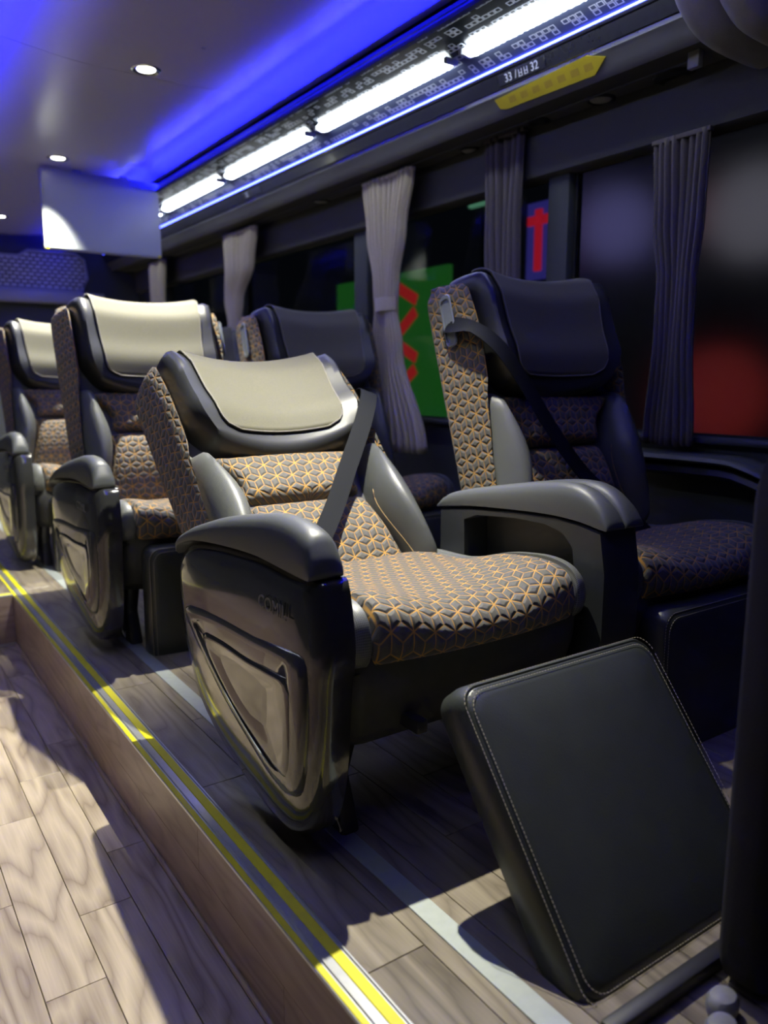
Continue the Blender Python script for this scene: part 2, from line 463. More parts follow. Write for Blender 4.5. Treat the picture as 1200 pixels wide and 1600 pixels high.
# aisle planks
edges = [-0.12, -0.015, 0.085, 0.186, 0.287, 0.388, 0.4875]
for i, (a, b) in enumerate(zip(edges, edges[1:])):
    y = 0.45 - (0, 0.31, 0.12, 0.42, 0.23, 0.05)[i]
    while y < YS - 0.02:
        y2 = min(y + 0.62, YS - 0.002)
        plank(fa, a, b, y, y2, ZA, 'floorwood'); y = y2
# platform planks
x = 0.537; i = 0
while x < XW - 0.02:
    x2 = min(x + 0.101, XW)
    y = 0.2 - (0, .3, .13, .42, .22)[i % 5]
    while y < YR - 0.02:
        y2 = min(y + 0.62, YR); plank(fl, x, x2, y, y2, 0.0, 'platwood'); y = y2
    x = x2; i += 1
for i in range(5):   # rear aisle continuation
    a = -0.02 + i * 0.1005
    y = YS + 0.03
    while y < YR - 0.02:
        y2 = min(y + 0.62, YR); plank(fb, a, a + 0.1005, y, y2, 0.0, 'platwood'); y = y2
# riser beside the aisle, faced with two courses of planks
rs = slab_struct('trim_1', XE - 0.006, XE + 0.0005, YF, YS, ZA, -0.002, mat='under')
rs['label'] = 'wood faced riser between the aisle and the seat platform'
bpy.context.view_layer.update()
def riser_plank(parent, y0, y1, z0, z1):
    o = box('plank', XE - 0.0085, XE - 0.0055, y0 + .0005, y1 - .0005, z0 + .0005, z1 - .0005, 'riserwood')
    o.parent = parent; o.matrix_parent_inverse = parent.matrix_world.inverted(); return o
for row, (z0, z1) in enumerate(((ZA, -0.10), (-0.10, -0.003))):
    y = 0.25 - 0.37 * row
    while y < YS - 0.02:
        y2 = min(y + 0.72, YS); riser_plank(rs, y, y2, z0, z1); y = y2
# cove bead at the floor
tag(tube('trim_2', [(XE - 0.012, y, ZA + 0.004) for y in (YF, 1.0, YS)], 0.006, 'riserwood'), 'rounded bead along the foot of the riser', kind='structure')
# step up at the end of the aisle
st = slab_struct('trim_3', -0.12, XE - 0.009, YS - 0.006, YS + 0.001, ZA, -0.002, mat='under')
bpy.context.view_layer.update()
for z0, z1 in ((ZA, -0.10), (-0.10, -0.003)):
    o = box('plank', -0.12, XE - 0.0095, YS - 0.009, YS - 0.006, z0, z1, 'riserwoodx'); o.parent = st; o.matrix_parent_inverse = st.matrix_world.inverted()
tag(box('trim_4', -0.12, XE - 0.01, YS - 0.016, YS - 0.0095, ZA, ZA + 0.012, 'alu', bev=0.002), 'thin pale strip along the foot of the rear step', kind='structure')

# step edging: aluminium profile with two yellow tapes
def edging(name, label, along, parts):
    r = empty(name, along); tag(r, label, kind='structure')
    bpy.context.view_layer.update()
    for nm, b, mat in parts:
        o = box(nm, *b, mat, bev=0.001, seg=1); o.parent = r; o.matrix_parent_inverse = r.matrix_world.inverted()
edging('trim_5', 'aluminium step edging with yellow tapes along the platform edge', (XE, 0, 0), [
    ('profile', (XE - 0.009, 0.537, YF, YR, -0.006, 0.0015), 'alu'),
    ('yellow_tape', (XE - 0.0075, XE + 0.003, YF, YR, -0.003, 0.0028), 'yellow'),
    ('lip', (XE + 0.006, XE + 0.011, YF, YR, 0.0, 0.0042), 'alu'),
    ('yellow_tape', (0.511, 0.529, YF, YR, 0.0, 0.0030), 'yellow'),
    ('lip', (0.5315, 0.536, YF, YR, 0.0, 0.004), 'alu')])
edging('trim_6', 'aluminium step edging with yellow tape on the rear step', (0.2, YS, 0), [
    ('profile', (-0.12, XE - 0.01, YS - 0.009, YS + 0.035, -0.006, 0.0015), 'alu'),
    ('yellow_tape', (-0.12, XE - 0.01, YS + 0.005, YS + 0.022, 0.0, 0.003), 'yellow')])
# seat track let into the platform
tag(box('trim_7', 0.668, 0.707, -0.2, YR, -0.002, 0.0022, 'track', bev=0.0008, seg=1), 'pale grey seat track strip set in the platform floor', kind='structure')
tag(box('trim_8', 1.19, 1.229, -0.2, YR, -0.002, 0.0022, 'track', bev=0.0008, seg=1), 'pale grey seat track strip under the middle of the seats', kind='structure')

# ---- ceiling of two sheets with a seam, gently crowned
def ceil_z(x): return ZC + 0.032 * smooth01((abs(x - 0.98) - 0.16) / 0.38)
def sheet(name, y0, y1):
    xs = [0.375 + (1.585 - 0.375) * i / 24 for i in range(25)]
    V, F = [], []
    for y in (y0, y1):
        for x in xs: V.append((x, y, ceil_z(x)))
    for y in (y0, y1):
        for x in xs: V.append((x, y, ceil_z(x) + 0.02))
    n = 25
    for i in range(24):
        F += [(i, i+1, n+i+1, n+i), (2*n+i, 3*n+i, 3*n+i+1, 2*n+i+1), (i, 2*n+i, 2*n+i+1, i+1), (n+i, n+i+1, 3*n+i+1, 3*n+i)]
    F += [(0, n, 3*n, 2*n), (n-1, 3*n-1, 4*n-1, 2*n-1)]
    return link_mesh(name, V, F, 'ceil')
cl = empty('ceiling', (0.3, 2, ZC)); tag(cl, 'glossy pale ceiling washed with blue light', kind='structure')
bpy.context.view_layer.update()
for a, b in ((YF, 0.30), (0.303, 2.948), (2.951, 5.598), (5.601, YR)):
    o = sheet('ceiling_panel', a, b); o.parent = cl; o.matrix_parent_inverse = cl.matrix_world.inverted()
for (x, y) in ((1.08, 2.60), (1.08, 5.3)):
    o = tube('screw_cover', [(x, y, ceil_z(x) - 0.002), (x, y, ceil_z(x) + 0.004)], 0.008, 'screencase', n=12)
    o.parent = cl; o.matrix_parent_inverse = cl.matrix_world.inverted()
roof = slab_struct('roof', XL - 0.1, XW + 0.2, YF, YR + 0.1, ZC + 0.06, ZC + 0.1, mat='under')

# ---- cove: printed light panel, black rail, duct and soffit (cross-section in x,z swept along y)
def sweep(name, prof, y0, y1, mat, label=None, th=0.012, uv=False, kind='structure', parent=None):
    P = [Vector(p) for p in prof]; n = len(P)
    up = [p + Vector((0, th)) for p in P]
    V, U = [], []
    acc = [0.0]
    for a, b in zip(P, P[1:]): acc.append(acc[-1] + (b - a).length)
    for y in (y0, y1):
        for i, p in enumerate(P): V.append((p.x, y, p.y)); U.append((acc[i], y))
        for i, p in enumerate(up): V.append((p.x, y, p.y)); U.append((acc[i], y))
    F = []
    m = 2 * n
    for i in range(n - 1):
        F += [(i, i+1, m+i+1, m+i), (n+i, m+n+i, m+n+i+1, n+i+1), (i, n+i, n+i+1, i+1), (m+i, m+i+1, m+n+i+1, m+n+i)]
    F += [(0, m, m+n, n), (n-1, m-1, m+m-1, m+n-1)]
    o = link_mesh(name, V, F, mat, parent, uvs=U, sharp=30)
    if kind: tag(o, label, kind=kind)
    return o
YB = 1.25   # front end of the cove at the bulkhead
PANEL = [(1.54, 1.868), (1.625, 1.865), (1.70, 1.8525), (1.775, 1.8275), (1.819, 1.8075)]
RAIL = [(1.8225, 1.80), (1.826, 1.792), (1.832, 1.790), (1.834, 1.783), (1.843, 1.757), (1.845, 1.750), (1.851, 1.748), (1.853, 1.738)]
DUCT = [(1.853, 1.736), (1.862, 1.728), (1.875, 1.708), (1.888, 1.688), (1.898, 1.680), (1.908, 1.690)]
def mirror(p): return [(1.96 - x, z) for x, z in reversed(p)]
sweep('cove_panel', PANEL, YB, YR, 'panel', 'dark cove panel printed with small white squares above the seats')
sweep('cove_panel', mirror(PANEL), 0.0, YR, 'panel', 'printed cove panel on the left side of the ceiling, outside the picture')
sweep('black_rail', RAIL, YB, YR, 'blackrail', 'black grooved rail below the light panel')
sweep('air_duct', DUCT, YB, YR, 'duct', 'grey air duct strip running above the window seats')
sof = slab_struct('soffit', 1.90, XW + 0.1, YB - 0.9, YR, 1.690, 1.71, mat='soffit')
lsof = slab_struct('soffit_left', XL, 0.14, YF, YR, 1.80, 1.83, mat='soffit')
# thin led edge of the panel
tag(tube('led_edge_strip', [(1.8215, y, 1.8035) for y in (YB, 2, YR - .05)], 0.0033, 'paleblue'), 'thin glowing line along the lower edge of the printed cove panel', 'light strip')
def blue_strip(x0, sgn, label):
    t = empty('blue_led_strip', (x0, 3, 1.845)); tag(t, label, 'light strip', 'blue light strips edging the ceiling')
    bpy.context.view_layer.update()
    xs = sorted((x0, x0 + sgn*0.008)); prof = [(x0 - sgn*0.006, 1.8415), (x0 - sgn*0.0055, 1.832), (x0 + sgn*0.012, 1.832), (x0 + sgn*0.0125, 1.860)]
    if sgn < 0: prof = prof[::-1]
    for o in (box('led_tape', xs[0], xs[1], 0.0, YR - 0.05, 1.836, 1.8445, 'blue'), sweep('channel', prof, 0.0, YR - 0.05, 'dark', th=0.0015, kind=None)):
        o.parent = t; o.matrix_parent_inverse = t.matrix_world.inverted()
blue_strip(1.524, 1, 'blue light strip where the ceiling meets the cove panel above the seats')
blue_strip(0.436, -1, 'blue light strip along the left side of the ceiling')
# white tubes
def led_tube(xc, sgn, y0, y1, label):
    rings = []; n = 14; m = 64
    for i in range(m + 1):
        y = lerp(y0, y1, i / m)
        r = 0.0195 if i % 2 == 0 else 0.0165
        if i in (0, m): r = 0.015
        rings.append([(xc + r * 1.25 * math.cos(2*PI*k/n), y, 1.834 + r * 0.62 * math.sin(2*PI*k/n) - sgn * 0.24 * (r*1.25*math.cos(2*PI*k/n))) for k in range(n)])
    t = empty('led_tube', (xc, (y0+y1)/2, 1.834)); tag(t, label, 'tube light', 'white tube lights in the coves')
    bpy.context.view_layer.update()
    for o in (loft('diffuser', rings, 'tube'), box('end_cap', xc - .025, xc + .025, y0 - 0.015, y0, 1.825, 1.843, 'screencase', bev=.002), box('end_cap', xc - .025, xc + .025, y1, y1 + 0.015, 1.825, 1.843, 'screencase', bev=.002)):
        o.parent = t; o.matrix_parent_inverse = t.matrix_world.inverted()
TUBES = ((1.26, 2.03), (2.12, 2.945), (3.04, 3.875), (3.975, 4.81), (4.91, 5.75))
for (a, b), l in zip(TUBES, ('white tube light nearest the grey bulkhead, cut by the top of the picture', 'white ribbed tube light next to the seat number plate',
                  'white tube light third from the top of the picture', 'white tube light ending beside the hanging screen', 'white tube light hidden behind the hanging screen')):
    led_tube(1.716, 1, a, b, l)
for (a, b), l in zip(((0.35, 1.17),) + TUBES[:3], ('front tube light of the left cove, out of the picture', 'second tube light of the left cove, out of the picture', 'third tube light of the left cove, out of the picture', 'rear tube light of the left cove, out of the picture')):
    led_tube(0.244, -1, a, b, l)

# ---- downlights in the ceiling
def downlight(x, y, label, watts):
    z = ceil_z(x)
    t = empty('downlight', (x, y, z)); tag(t, label, 'ceiling light', 'round ceiling downlights')
    rim = []
    for r, dz in ((0.051, 0.002), (0.051, -0.002), (0.045, -0.0055), (0.036, -0.003), (0.032, 0.004)):
        rim.append([(r*math.cos(2*PI*k/32), r*math.sin(2*PI*k/32), dz) for k in range(32)])
    loft('trim_ring', rim, 'chrome', t, caps=False)
    lens = [[(r*math.cos(2*PI*k/24), r*math.sin(2*PI*k/24), dz) for k in range(24)] for r, dz in ((0.032, 0.002), (0.030, -0.002), (0.018, -0.004), (0.004, -0.0045))]
    loft('lens', lens, 'lamp', t)
    ld = bpy.data.lights.new('downlight_beam', 'SPOT'); ld.energy = watts; ld.spot_size = math.radians(76); ld.spot_blend = 0.85
    ld.shadow_soft_size = 0.012; ld.color = (1.0, 0.965, 0.80)
    lo = bpy.data.objects.new('downlight_beam', ld); COL.objects.link(lo); lo.parent = t; lo.location = (0, 0, -0.012); lo.rotation_euler = (math.radians(4), math.radians(11), 0)
for y, l in ((1.46, 'ceiling downlight above the front aisle seat, out of the picture'), (2.885, 'lit ceiling downlight nearest the top of the picture'),
             (4.225, 'lit ceiling downlight just in front of the hanging screen'), (5.90, 'small lit ceiling downlight at the left edge of the picture')):
    downlight(0.984, y, l, SPOT_W)

# ---- window wall
wl = empty('wall_right', (XW, 2, 0)); tag(wl, 'dark side wall with windows', kind='structure')
bpy.context.view_layer.update()
def wchild(o): o.parent = wl; o.matrix_parent_inverse = wl.matrix_world.inverted(); return o
wchild(box('lower_panel', XW, XW + 0.06, -0.4, YR, -0.05, 0.655, 'wall'))
wchild(box('upper_panel', XW - 0.05, XW + 0.06, -0.4, YR, 1.52, 1.70, 'soffit', bev=0.02))
wchild(box('sill', XW - 0.03, XW + 0.05, -0.4, YR, 0.64, 0.66, 'wall', bev=0.006))
PILL = ((-0.4, 0.55), (1.95, 2.05), (3.20, 3.32), (4.60, 4.72), (6.0, YR))
for a, b in PILL: wchild(box('pillar', XW - 0.012, XW + 0.06, a, b, 0.655, 1.56, 'wall', bev=0.012))
for i, (a, b) in enumerate(((0.55, 1.95), (2.05, 3.20), (3.32, 4.60), (4.72, 6.0))):
    wr = empty('window_%d' % (i + 1), (XW + 0.03, (a+b)/2, 0.66)); tag(wr, kind='structure')
    bpy.context.view_layer.update()
    kids = [box('pane', XW + 0.028, XW + 0.034, a, b, 0.655, 1.555, 'frost' if i == 0 else 'glass')]
    kids += [box('gasket', XW + 0.018, XW + 0.044, a, a + 0.012, 0.655, 1.555, 'dark'), box('gasket', XW + 0.018, XW + 0.044, b - 0.012, b, 0.655, 1.555, 'dark'),
             box('gasket', XW + 0.018, XW + 0.044, a, b, 0.655, 0.667, 'dark'), box('gasket', XW + 0.018, XW + 0.044, a, b, 1.543, 1.555, 'dark')]
    for k in kids: k.parent = wr; k.matrix_parent_inverse = wr.matrix_world.inverted()
# window-side moulded armrest ledge on the wall
def arm_ledge(y0, y1, label):
    t = empty('wall_armrest', (XW - 0.05, (y0+y1)/2, 0.5)); tag(t, label, 'armrest', 'armrest ledges on the window wall')
    bpy.context.view_layer.update()
    for nm, prof, mat in (('ledge_pad', (0.585, 0.612, 0.11), 'armpad'), ('ledge_body', (0.545, 0.578, 0.10), 'dark')):
        rings = []
        for i in range(17):
            f = i / 16; y = lerp(y0, y1, f); sag = -0.05 * smooth01((0.30 - f) / 0.30)
            e = math.sqrt(max(0.02, 1 - abs(2*f - 1)**6)); wd = prof[2] * e
            zb, zt = prof[0] + sag, prof[1] + sag
            rings.append([(XW + 0.0, y, zb), (XW - wd*0.8, y, zb), (XW - wd, y, lerp(zb, zt, .4)), (XW - wd*0.92, y, zt - 0.005), (XW - wd*0.7, y, zt), (XW, y, zt)])
        o = loft(nm, rings, mat); o.parent = t; o.matrix_parent_inverse = t.matrix_world.inverted()
arm_ledge(1.06, 1.74, 'dark padded armrest ledge on the wall beside the front window seat')
# rear wall with quilted panel
slab_struct('wall_rear', XL, XW + 0.1, YR, YR + 0.05, -0.3, ZC + 0.05, mat='wall')
slab_struct('wall_left', XL - 0.05, XL, YF, YR, -0.3, ZC + 0.05, mat='wall')
slab_struct('wall_front', XL, XW + 0.1, YF - 0.05, YF, -0.3, ZC + 0.05, mat='wall')
q = empty('rear_bench', (0.95, YR - 0.12, 0)); tag(q, 'grey mesh-covered headboard with a pale piped top on the back wall', 'headboard')
bpy.context.view_layer.update()
qo = []
ol = [(0.30, 1.50), (0.30, 1.735), (1.19, 1.735), (1.26, 1.78), (1.60, 1.78), (1.66, 1.74), (1.68, 1.60), (1.64, 1.50)]
V = [(x, YR - 0.06, z) for x, z in ol] + [(x, YR - 0.005, z) for x, z in ol]; n = len(ol)
qo.append(link_mesh('mesh_panel', V, [tuple(range(n)), tuple(reversed(range(n, 2*n)))] + [(i, (i+1) % n, n+(i+1) % n, n+i) for i in range(n)], 'quilt', uvs=[(x, z) for x, z in ol]*2, smooth=False))
qo.append(tube('piping', [(x, YR - 0.062, z) for x, z in ol], 0.012, 'trimgrey', closed=True))
qo.append(box('lower_rail', 0.30, 1.8, YR - 0.10, YR - 0.01, 1.40, 1.49, 'trimgrey', bev=0.01))
for o in qo: o.parent = q; o.matrix_parent_inverse = q.matrix_world.inverted()

# ================================================================= seats
def make_backrest(root, g):
    """backrest, pivot at origin, u=x, v=z, front = -y ; g = side of belt guide (+1/-1)"""
    VT = 0.75
    def wing(u): return smooth01((abs(u) - 0.15) / 0.13)
    def Dm(u, v):
        d = 0.095 + 0.022 * math.exp(-((v - 0.16) / 0.10)**2)
        return d
    # shell
    prof = [(0.012, -0.035), (0.0, -0.02), (0.0, 0.06), (0.008, 0.075)]
    out = rrect(-0.276, 0.276, 0.0, VT - 0.016, 0.07, 6)
    rings = []
    for ins, d in ((0.10, -0.05), (0.03, -0.045), (0.008, -0.03), (0.0, -0.01), (0.0, 0.05), (0.012, 0.072), (0.1, 0.075)):
        rr = []
        for (a, b) in out:
            cx, cy = 0.0, VT / 2
            sx = 1 - ins / 0.30; sy = 1 - ins / (VT / 2)
            rr.append((cx + (a - cx) * sx, -d, cy + (b - cy) * sy))
        rings.append(rr)
    shell = loft('backrest', rings, 'skirt', root)
    # lower and upper centre cushions
    pad('lumbar_cushion', lambda t: -lerp(0.205, 0.165, t), lambda t: lerp(0.205, 0.165, t), K(0.01), lambda s: 0.272 - 0.0 * s, Dm, K(0.06), 'fabric', shell, 0.035, 0.01, 22, 18)
    pad('shoulder_cushion', lambda t: -sinterp(((0, .165), (.35, .16), (1, .225)), t), lambda t: sinterp(((0, .165), (.35, .16), (1, .225)), t), K(0.275), lambda s: 0.425 - 0.012*(2*s-1)**2, lambda u, v: 0.108 + 0.03 * wing(u), K(0.06), 'fabric', shell, 0.03, 0.012, 22, 16)
    for s in (-1, 1):
        # leather side bolsters, pointed at the top
        def inn(t): return sinterp(((0, 0.212), (0.55, 0.172), (1, 0.205)), t)
        def outr(t): return sinterp(((0, 0.280), (0.5, 0.272), (1, 0.268)), t)
        L, R_ = (inn, outr) if s > 0 else (lambda t: -outr(t), lambda t: -inn(t))
        pad('side_bolster', L, R_, K(0.005), lambda q: 0.43, lambda u, v: 0.135 + 0.045 * math.sin(PI * min(1, max(0, v / 0.43)) * 0.9 + 0.2), K(0.055), 'perf' if s < 0 else 'greyleather', shell, 0.05, 0.02, 14, 20)
        # outer fabric edge running up to the head wing
        def oi(t): return sinterp(((0, 0.268), (0.3, 0.258), (0.52, 0.250), (0.62, 0.238), (1, 0.240)), t)
        def oo(t): return sinterp(((0, 0.290), (1, 0.297)), t)
        L, R_ = (oi, oo) if s > 0 else (lambda t: -oo(t), lambda t: -oi(t))
        pad('side_edge', L, R_, K(0.0), K(VT), lambda u, v: sinterp(((0, 0.09), (0.2, 0.14), (0.42, 0.145), (0.58, 0.150), (0.75, 0.130)), v), K(-0.02), 'fabric', shell, 0.045, 0.06, 12, 30)
    # headrest block in black leather
    def Dh(u, v):
        k = (abs(u) / 0.235)
        roll = 0.022 * smooth01((v - 0.67) / 0.08)
        return 0.120 + 0.055 * k * k - roll + 0.012 * math.exp(-((v - 0.52) / 0.05)**2)
    head = pad('headrest', lambda t: -sinterp(((0, .205), (.3, .250), (1, .255)), t), lambda t: sinterp(((0, .205), (.3, .250), (1, .255)), t), lambda s: 0.395 + 0.03*(2*s-1)**2, lambda s: VT - 0.002 + 0.012*(2*s-1)**2, Dh, K(0.03), 'leather', shell, 0.03, 0.035, 26, 22)
    # suede cover wrapping headrest front and over its top
    ss, tt = clustered(26), [i / 30 for i in range(31)]
    V, U = [], []
    hw = 0.194; vb = 0.460; rc = 0.045; off = 0.005
    path = []
    for t in tt:
        if t < 0.72: path.append(('f', lerp(vb, VT - 0.01, t / 0.72)))
        else: path.append(('o', (t - 0.72) / 0.28))
    for mode, val in path:
        for s in ss:
            h = hw - 0.024 * (VT - (val if mode == 'f' else VT)) / 0.29
            if mode == 'f':
                e = min(val - vb, rc); h -= rc - math.sqrt(max(0, rc*rc - (rc - e)**2))
            u = lerp(-h, h, s); k = (u / 0.235)**2
            top = VT + 0.010 + 0.012 * (u / 0.2)**2
            if mode == 'f':
                v = val; d = Dh(u, v) + off
                if v > VT - 0.06:
                    f = (v - (VT - 0.06)) / 0.05; d = Dh(u, v) + off
                V.append((u, -d, v)); U.append((u, v))
            else:
                d0 = Dh(u, VT - 0.01) + off
                a = val * PI * 0.5
                d = d0 - 0.03 + 0.03 * math.cos(a) - 0.045 * val
                V.append((u, -d, lerp(VT - 0.01, top, math.sin(a)))); U.append((u, VT + 0.05 * val))
    n = len(ss); F = [(j*n+i, j*n+i+1, (j+1)*n+i+1, (j+1)*n+i) for j in range(len(path)-1) for i in range(n-1)]
    cov = link_mesh('headrest_cover', V, F, 'suede', shell, uvs=U, sharp=70)
    md = cov.modifiers.new('thick', 'SOLIDIFY'); md.thickness = 0.006; md.offset = 0
    # piping round the cover edge
    pts = []
    idx = [j*n for j in range(len(path)-6, -1, -1)] + [i for i in range(1, n)] + [j*n+n-1 for j in range(1, len(path)-5)]
    pts = [Vector(V[i]) + Vector((0, -0.002, 0)) for i in idx]
    pts = [p for k, p in enumerate(pts) if k == 0 or (p - pts[k-1]).length > 0.001]
    tube('cover_piping', pts, 0.0022, 'thread2', shell, 6)
    # seams on the bolsters
    for s in (-1, 1):
        pts = []
        for i in range(21):
            t = i / 20; v = lerp(0.03, 0.37, t); u = s * (sinterp(((0, 0.207), (0.55, 0.170), (1, 0.222)), t))
            pts.append((u, -0.112 - 0.004*math.sin(PI*t), v))
        tube('seam', pts, 0.0011, 'seam', shell, 5)
    # seat belt: ribbon hugging the back from the shoulder guide to the far hip
    bp = [(g*0.290, -0.03, 0.632), (g*0.307, -0.08, 0.612), (g*0.296, -0.150, 0.580), (g*0.255, -0.186, 0.515), (g*0.19, -0.185, 0.42), (g*0.10, -0.165, 0.30), (g*0.0, -0.16, 0.17), (-g*0.13, -0.185, 0.03), (-g*0.20, -0.19, -0.04)]
    bp = [Vector(p) for p in resample([p for p in bp], 4, closed=False)]
    V = []; n = len(bp)
    for i, p in enumerate(bp):
        d = (bp[min(n-1, i+1)] - bp[max(0, i-1)]).normalized()
        nrm = Vector((0, -1, 0)) if i > 8 else Vector((g*0.9 * (1 - i/8), -0.3 - 0.7*i/8, 0)).normalized()
        wv = d.cross(nrm).normalized() * 0.0235
        nn = nrm * 0.0012
        V += [p + wv + nn, p - wv + nn, p - wv - nn, p + wv - nn]
    F = [(i*4+k, i*4+(k+1) % 4, i*4+4+(k+1) % 4, i*4+4+k) for i in range(n-1) for k in range(4)] + [(0, 1, 2, 3), (4*n-1, 4*n-2, 4*n-3, 4*n-4)]
    tag(link_mesh('seat_belt', V, F, 'belt', shell), 'dark webbing seat belt lying across the backrest')
    # belt guide on the side of the head wing
    out = rrect(-0.022, 0.022, 0.56, 0.70, 0.016, 4)
    eo = dome('belt_guide', [(a - 0.062, b) for a, b in out], (-0.062, 0.63), ((0.0, 0.0), (0.002, 0.004), (0.010, 0.004), (0.0115, -0.003), (0.018, -0.004)), lambda a, b, d: (g*(0.301 + d), a, b), 'escut', shell)
    return shell

def make_seat(name, aisle, g):
    root = empty(name, (0, 0, 0))
    # pedestal legs
    for s in (-1, 1):
        ol = [(-0.40, 0.0), (-0.36, 0.10), (-0.40, 0.21), (-0.10, 0.21), (-0.12, 0.10), (-0.06, 0.0)]
        V = [(s*0.235 + dx, y, z) for dx in (-0.02, 0.02) for y, z in ol]; n = len(ol)
        o = link_mesh('leg', V, [tuple(range(n)), tuple(reversed(range(n, 2*n)))] + [(i, (i+1) % n, n+(i+1) % n, n+i) for i in range(n)], 'steel', root, smooth=False)
        bevel_obj(o, 0.008, 2)
    # upholstered skirt (front falls and tapers under)
    rings = []
    for z, yf, hw, yb in ((0.175, -0.40, 0.24, -0.02), (0.185, -0.43, 0.268, 0.0), (0.215, -0.458, 0.284, 0.01), (0.30, -0.485, 0.288, 0.015), (0.36, -0.490, 0.288, 0.015), (0.385, -0.478, 0.280, 0.01)):
        r = rrect(-hw, hw, yf, yb, 0.045, 5)
        rings.append([(a, b + 0.018 * (a / 0.29)**2 * (1 if b < -0.2 else 0), z) for a, b in r])
    loft('seat_base', rings, 'skirt', root)
    # cushion: profile swept across, with thigh humps at the sides
    path = [(-0.468, 0.345), (-0.497, 0.352), (-0.512, 0.372), (-0.510, 0.395), (-0.497, 0.413), (-0.475, 0.426), (-0.44, 0.433), (-0.39, 0.433), (-0.32, 0.427), (-0.25, 0.420), (-0.17, 0.414), (-0.08, 0.410), (-0.01, 0.408), (0.03, 0.400)]
    path = resample(path, 3, closed=False)
    def humps(u, y): return 0.030 * smooth01((abs(u) - 0.06) / 0.17) * smooth01((-0.12 - y) / 0.2)
    def cushion(name, u0, u1, mat, rL, rR, parent, nu=24):
        us = [lerp(u0, u1, q) for q in clustered(nu)]
        acc = [0.0]
        for a, b in zip(path, path[1:]): acc.append(acc[-1] + math.dist(a, b))
        V, U = [], []
        for j, (y, z) in enumerate(path):
            for u in us:
                def ed(x, r):
                    k = min(max(x, 0) / r, 1); return math.sqrt(max(0, 1 - (1 - k)**2))
                q = ed(u - u0, rL) * ed(u1 - u, rR)
                zz = z + humps(u, y) * smooth01((z - 0.345) / 0.07)
                zz = lerp(min(zz, 0.385) if z > 0.385 else zz, zz, q)
                yy = y + (1 - q) * 0.02 * (1 if y < -0.4 else 0) + 0.022 * (u / 0.25)**2 * (1 if y < -0.3 else 0) * smooth01((-0.3 - y)/0.15)
                V.append((u, yy, zz)); U.append((u, acc[j]))
        n = len(us); m = len(path); off = len(V)
        for (y, z) in path:
            for u in us: V.append((u, max(y, -0.47) , 0.340)); U.append((u, 0))
        F = []
        for j in range(m - 1):
            for i in range(n - 1):
                a = j*n+i; F += [(a, a+1, a+n+1, a+n), (off+a, off+a+n, off+a+n+1, off+a+1)]
        bd = list(range(n)) + [j*n+n-1 for j in range(1, m)] + [(m-1)*n+i for i in range(n-2, -1, -1)] + [j*n for j in range(m-2, 0, -1)]
        for k in range(len(bd)):
            a, c = bd[k], bd[(k+1) % len(bd)]; F.append((a, off+a, off+c, c))
        return link_mesh(name, V, F, mat, parent, uvs=U, sharp=70)
    cu = cushion('seat_cushion', -0.243, 0.243, 'fabric', 0.012, 0.012, root, 34)
    cushion('cushion_side', -0.294, -0.244, 'perf', 0.03, 0.008, cu, 8)
    cushion('cushion_side', 0.244, 0.294, 'perf', 0.008, 0.03, cu, 8)
    # backrest
    br = make_backrest(root, g); br.location = (0, 0.0, 0.36)
    # leg rest: hinge at its top edge; local x across, z along (down negative), front -y
    lw, ll, th = 0.232, 0.470, 0.078
    out = rrect(-lw, lw, -ll, 0.0, 0.035, 6)
    prof = ((0.02, -th), (0.006, -th + 0.006), (0.0, -th + 0.016), (-0.001, -0.03), (0.002, -0.012), (0.007, -0.0035), (0.0105, -0.0045), (0.0125, -0.0015), (0.03, 0.003), (0.09, 0.008), (0.17, 0.010), (0.225, 0.010))
    rings = []
    for ins, dep in prof:
        rings.append([(a * (1 - ins/lw), -(dep), -ll/2 + (b + ll/2) * (1 - ins/(ll/2))) for a, b in out])
    lr = loft('leg_rest', rings, 'legleather', root, sharp=50)
    # double row of stitches
    for ins, dep in ((0.0045, 0.0), (0.0165, 0.001)):
        base = [Vector((a * (1 - ins/lw), -dep - 0.0008, -ll/2 + (b + ll/2) * (1 - ins/(ll/2)))) for a, b in out]
        base.append(base[0]); pts = []
        for a, b in zip(base, base[1:]):
            L = (b - a).length; k = max(1, int(L / 0.0016))
            pts += [a.lerp(b, i / k) for i in range(k)]
        V, F = [], []; i = 0; step = 0.0062; acc = 0.0; last = -1
        L = 0.0; prev = pts[0]; seg = []
        for p in pts[1:]:
            L += (p - prev).length; 
            if L > step:
                d = (p - prev).normalized(); c = p
                nrm = Vector((0, -1, 0)); wv = d.cross(nrm).normalized() * 0.0006
                b0 = len(V); h = d * 0.0021
                for o1 in (-h, h):
                    V += [c + o1 + wv, c + o1 - wv, c + o1 - wv + nrm*0.0009, c + o1 + wv + nrm*0.0009]
                F += [(b0, b0+1, b0+5, b0+4), (b0+1, b0+2, b0+6, b0+5), (b0+2, b0+3, b0+7, b0+6), (b0+3, b0, b0+4, b0+7), (b0, b0+3, b0+2, b0+1), (b0+4, b0+5, b0+6, b0+7)]
                L = 0.0
            prev = p
        st = link_mesh('stitching', V, F, 'thread', lr, smooth=False); st['kind'] = 'stuff'
    lr.location = (0, -0.53, 0.35)
    # leg rest arms
    for s in (-1, 1):
        o = box('leg_rest_arm', s*0.15 - 0.012, s*0.15 + 0.012, -0.50, -0.36, 0.215, 0.24, 'steel', root, bev=0.004)
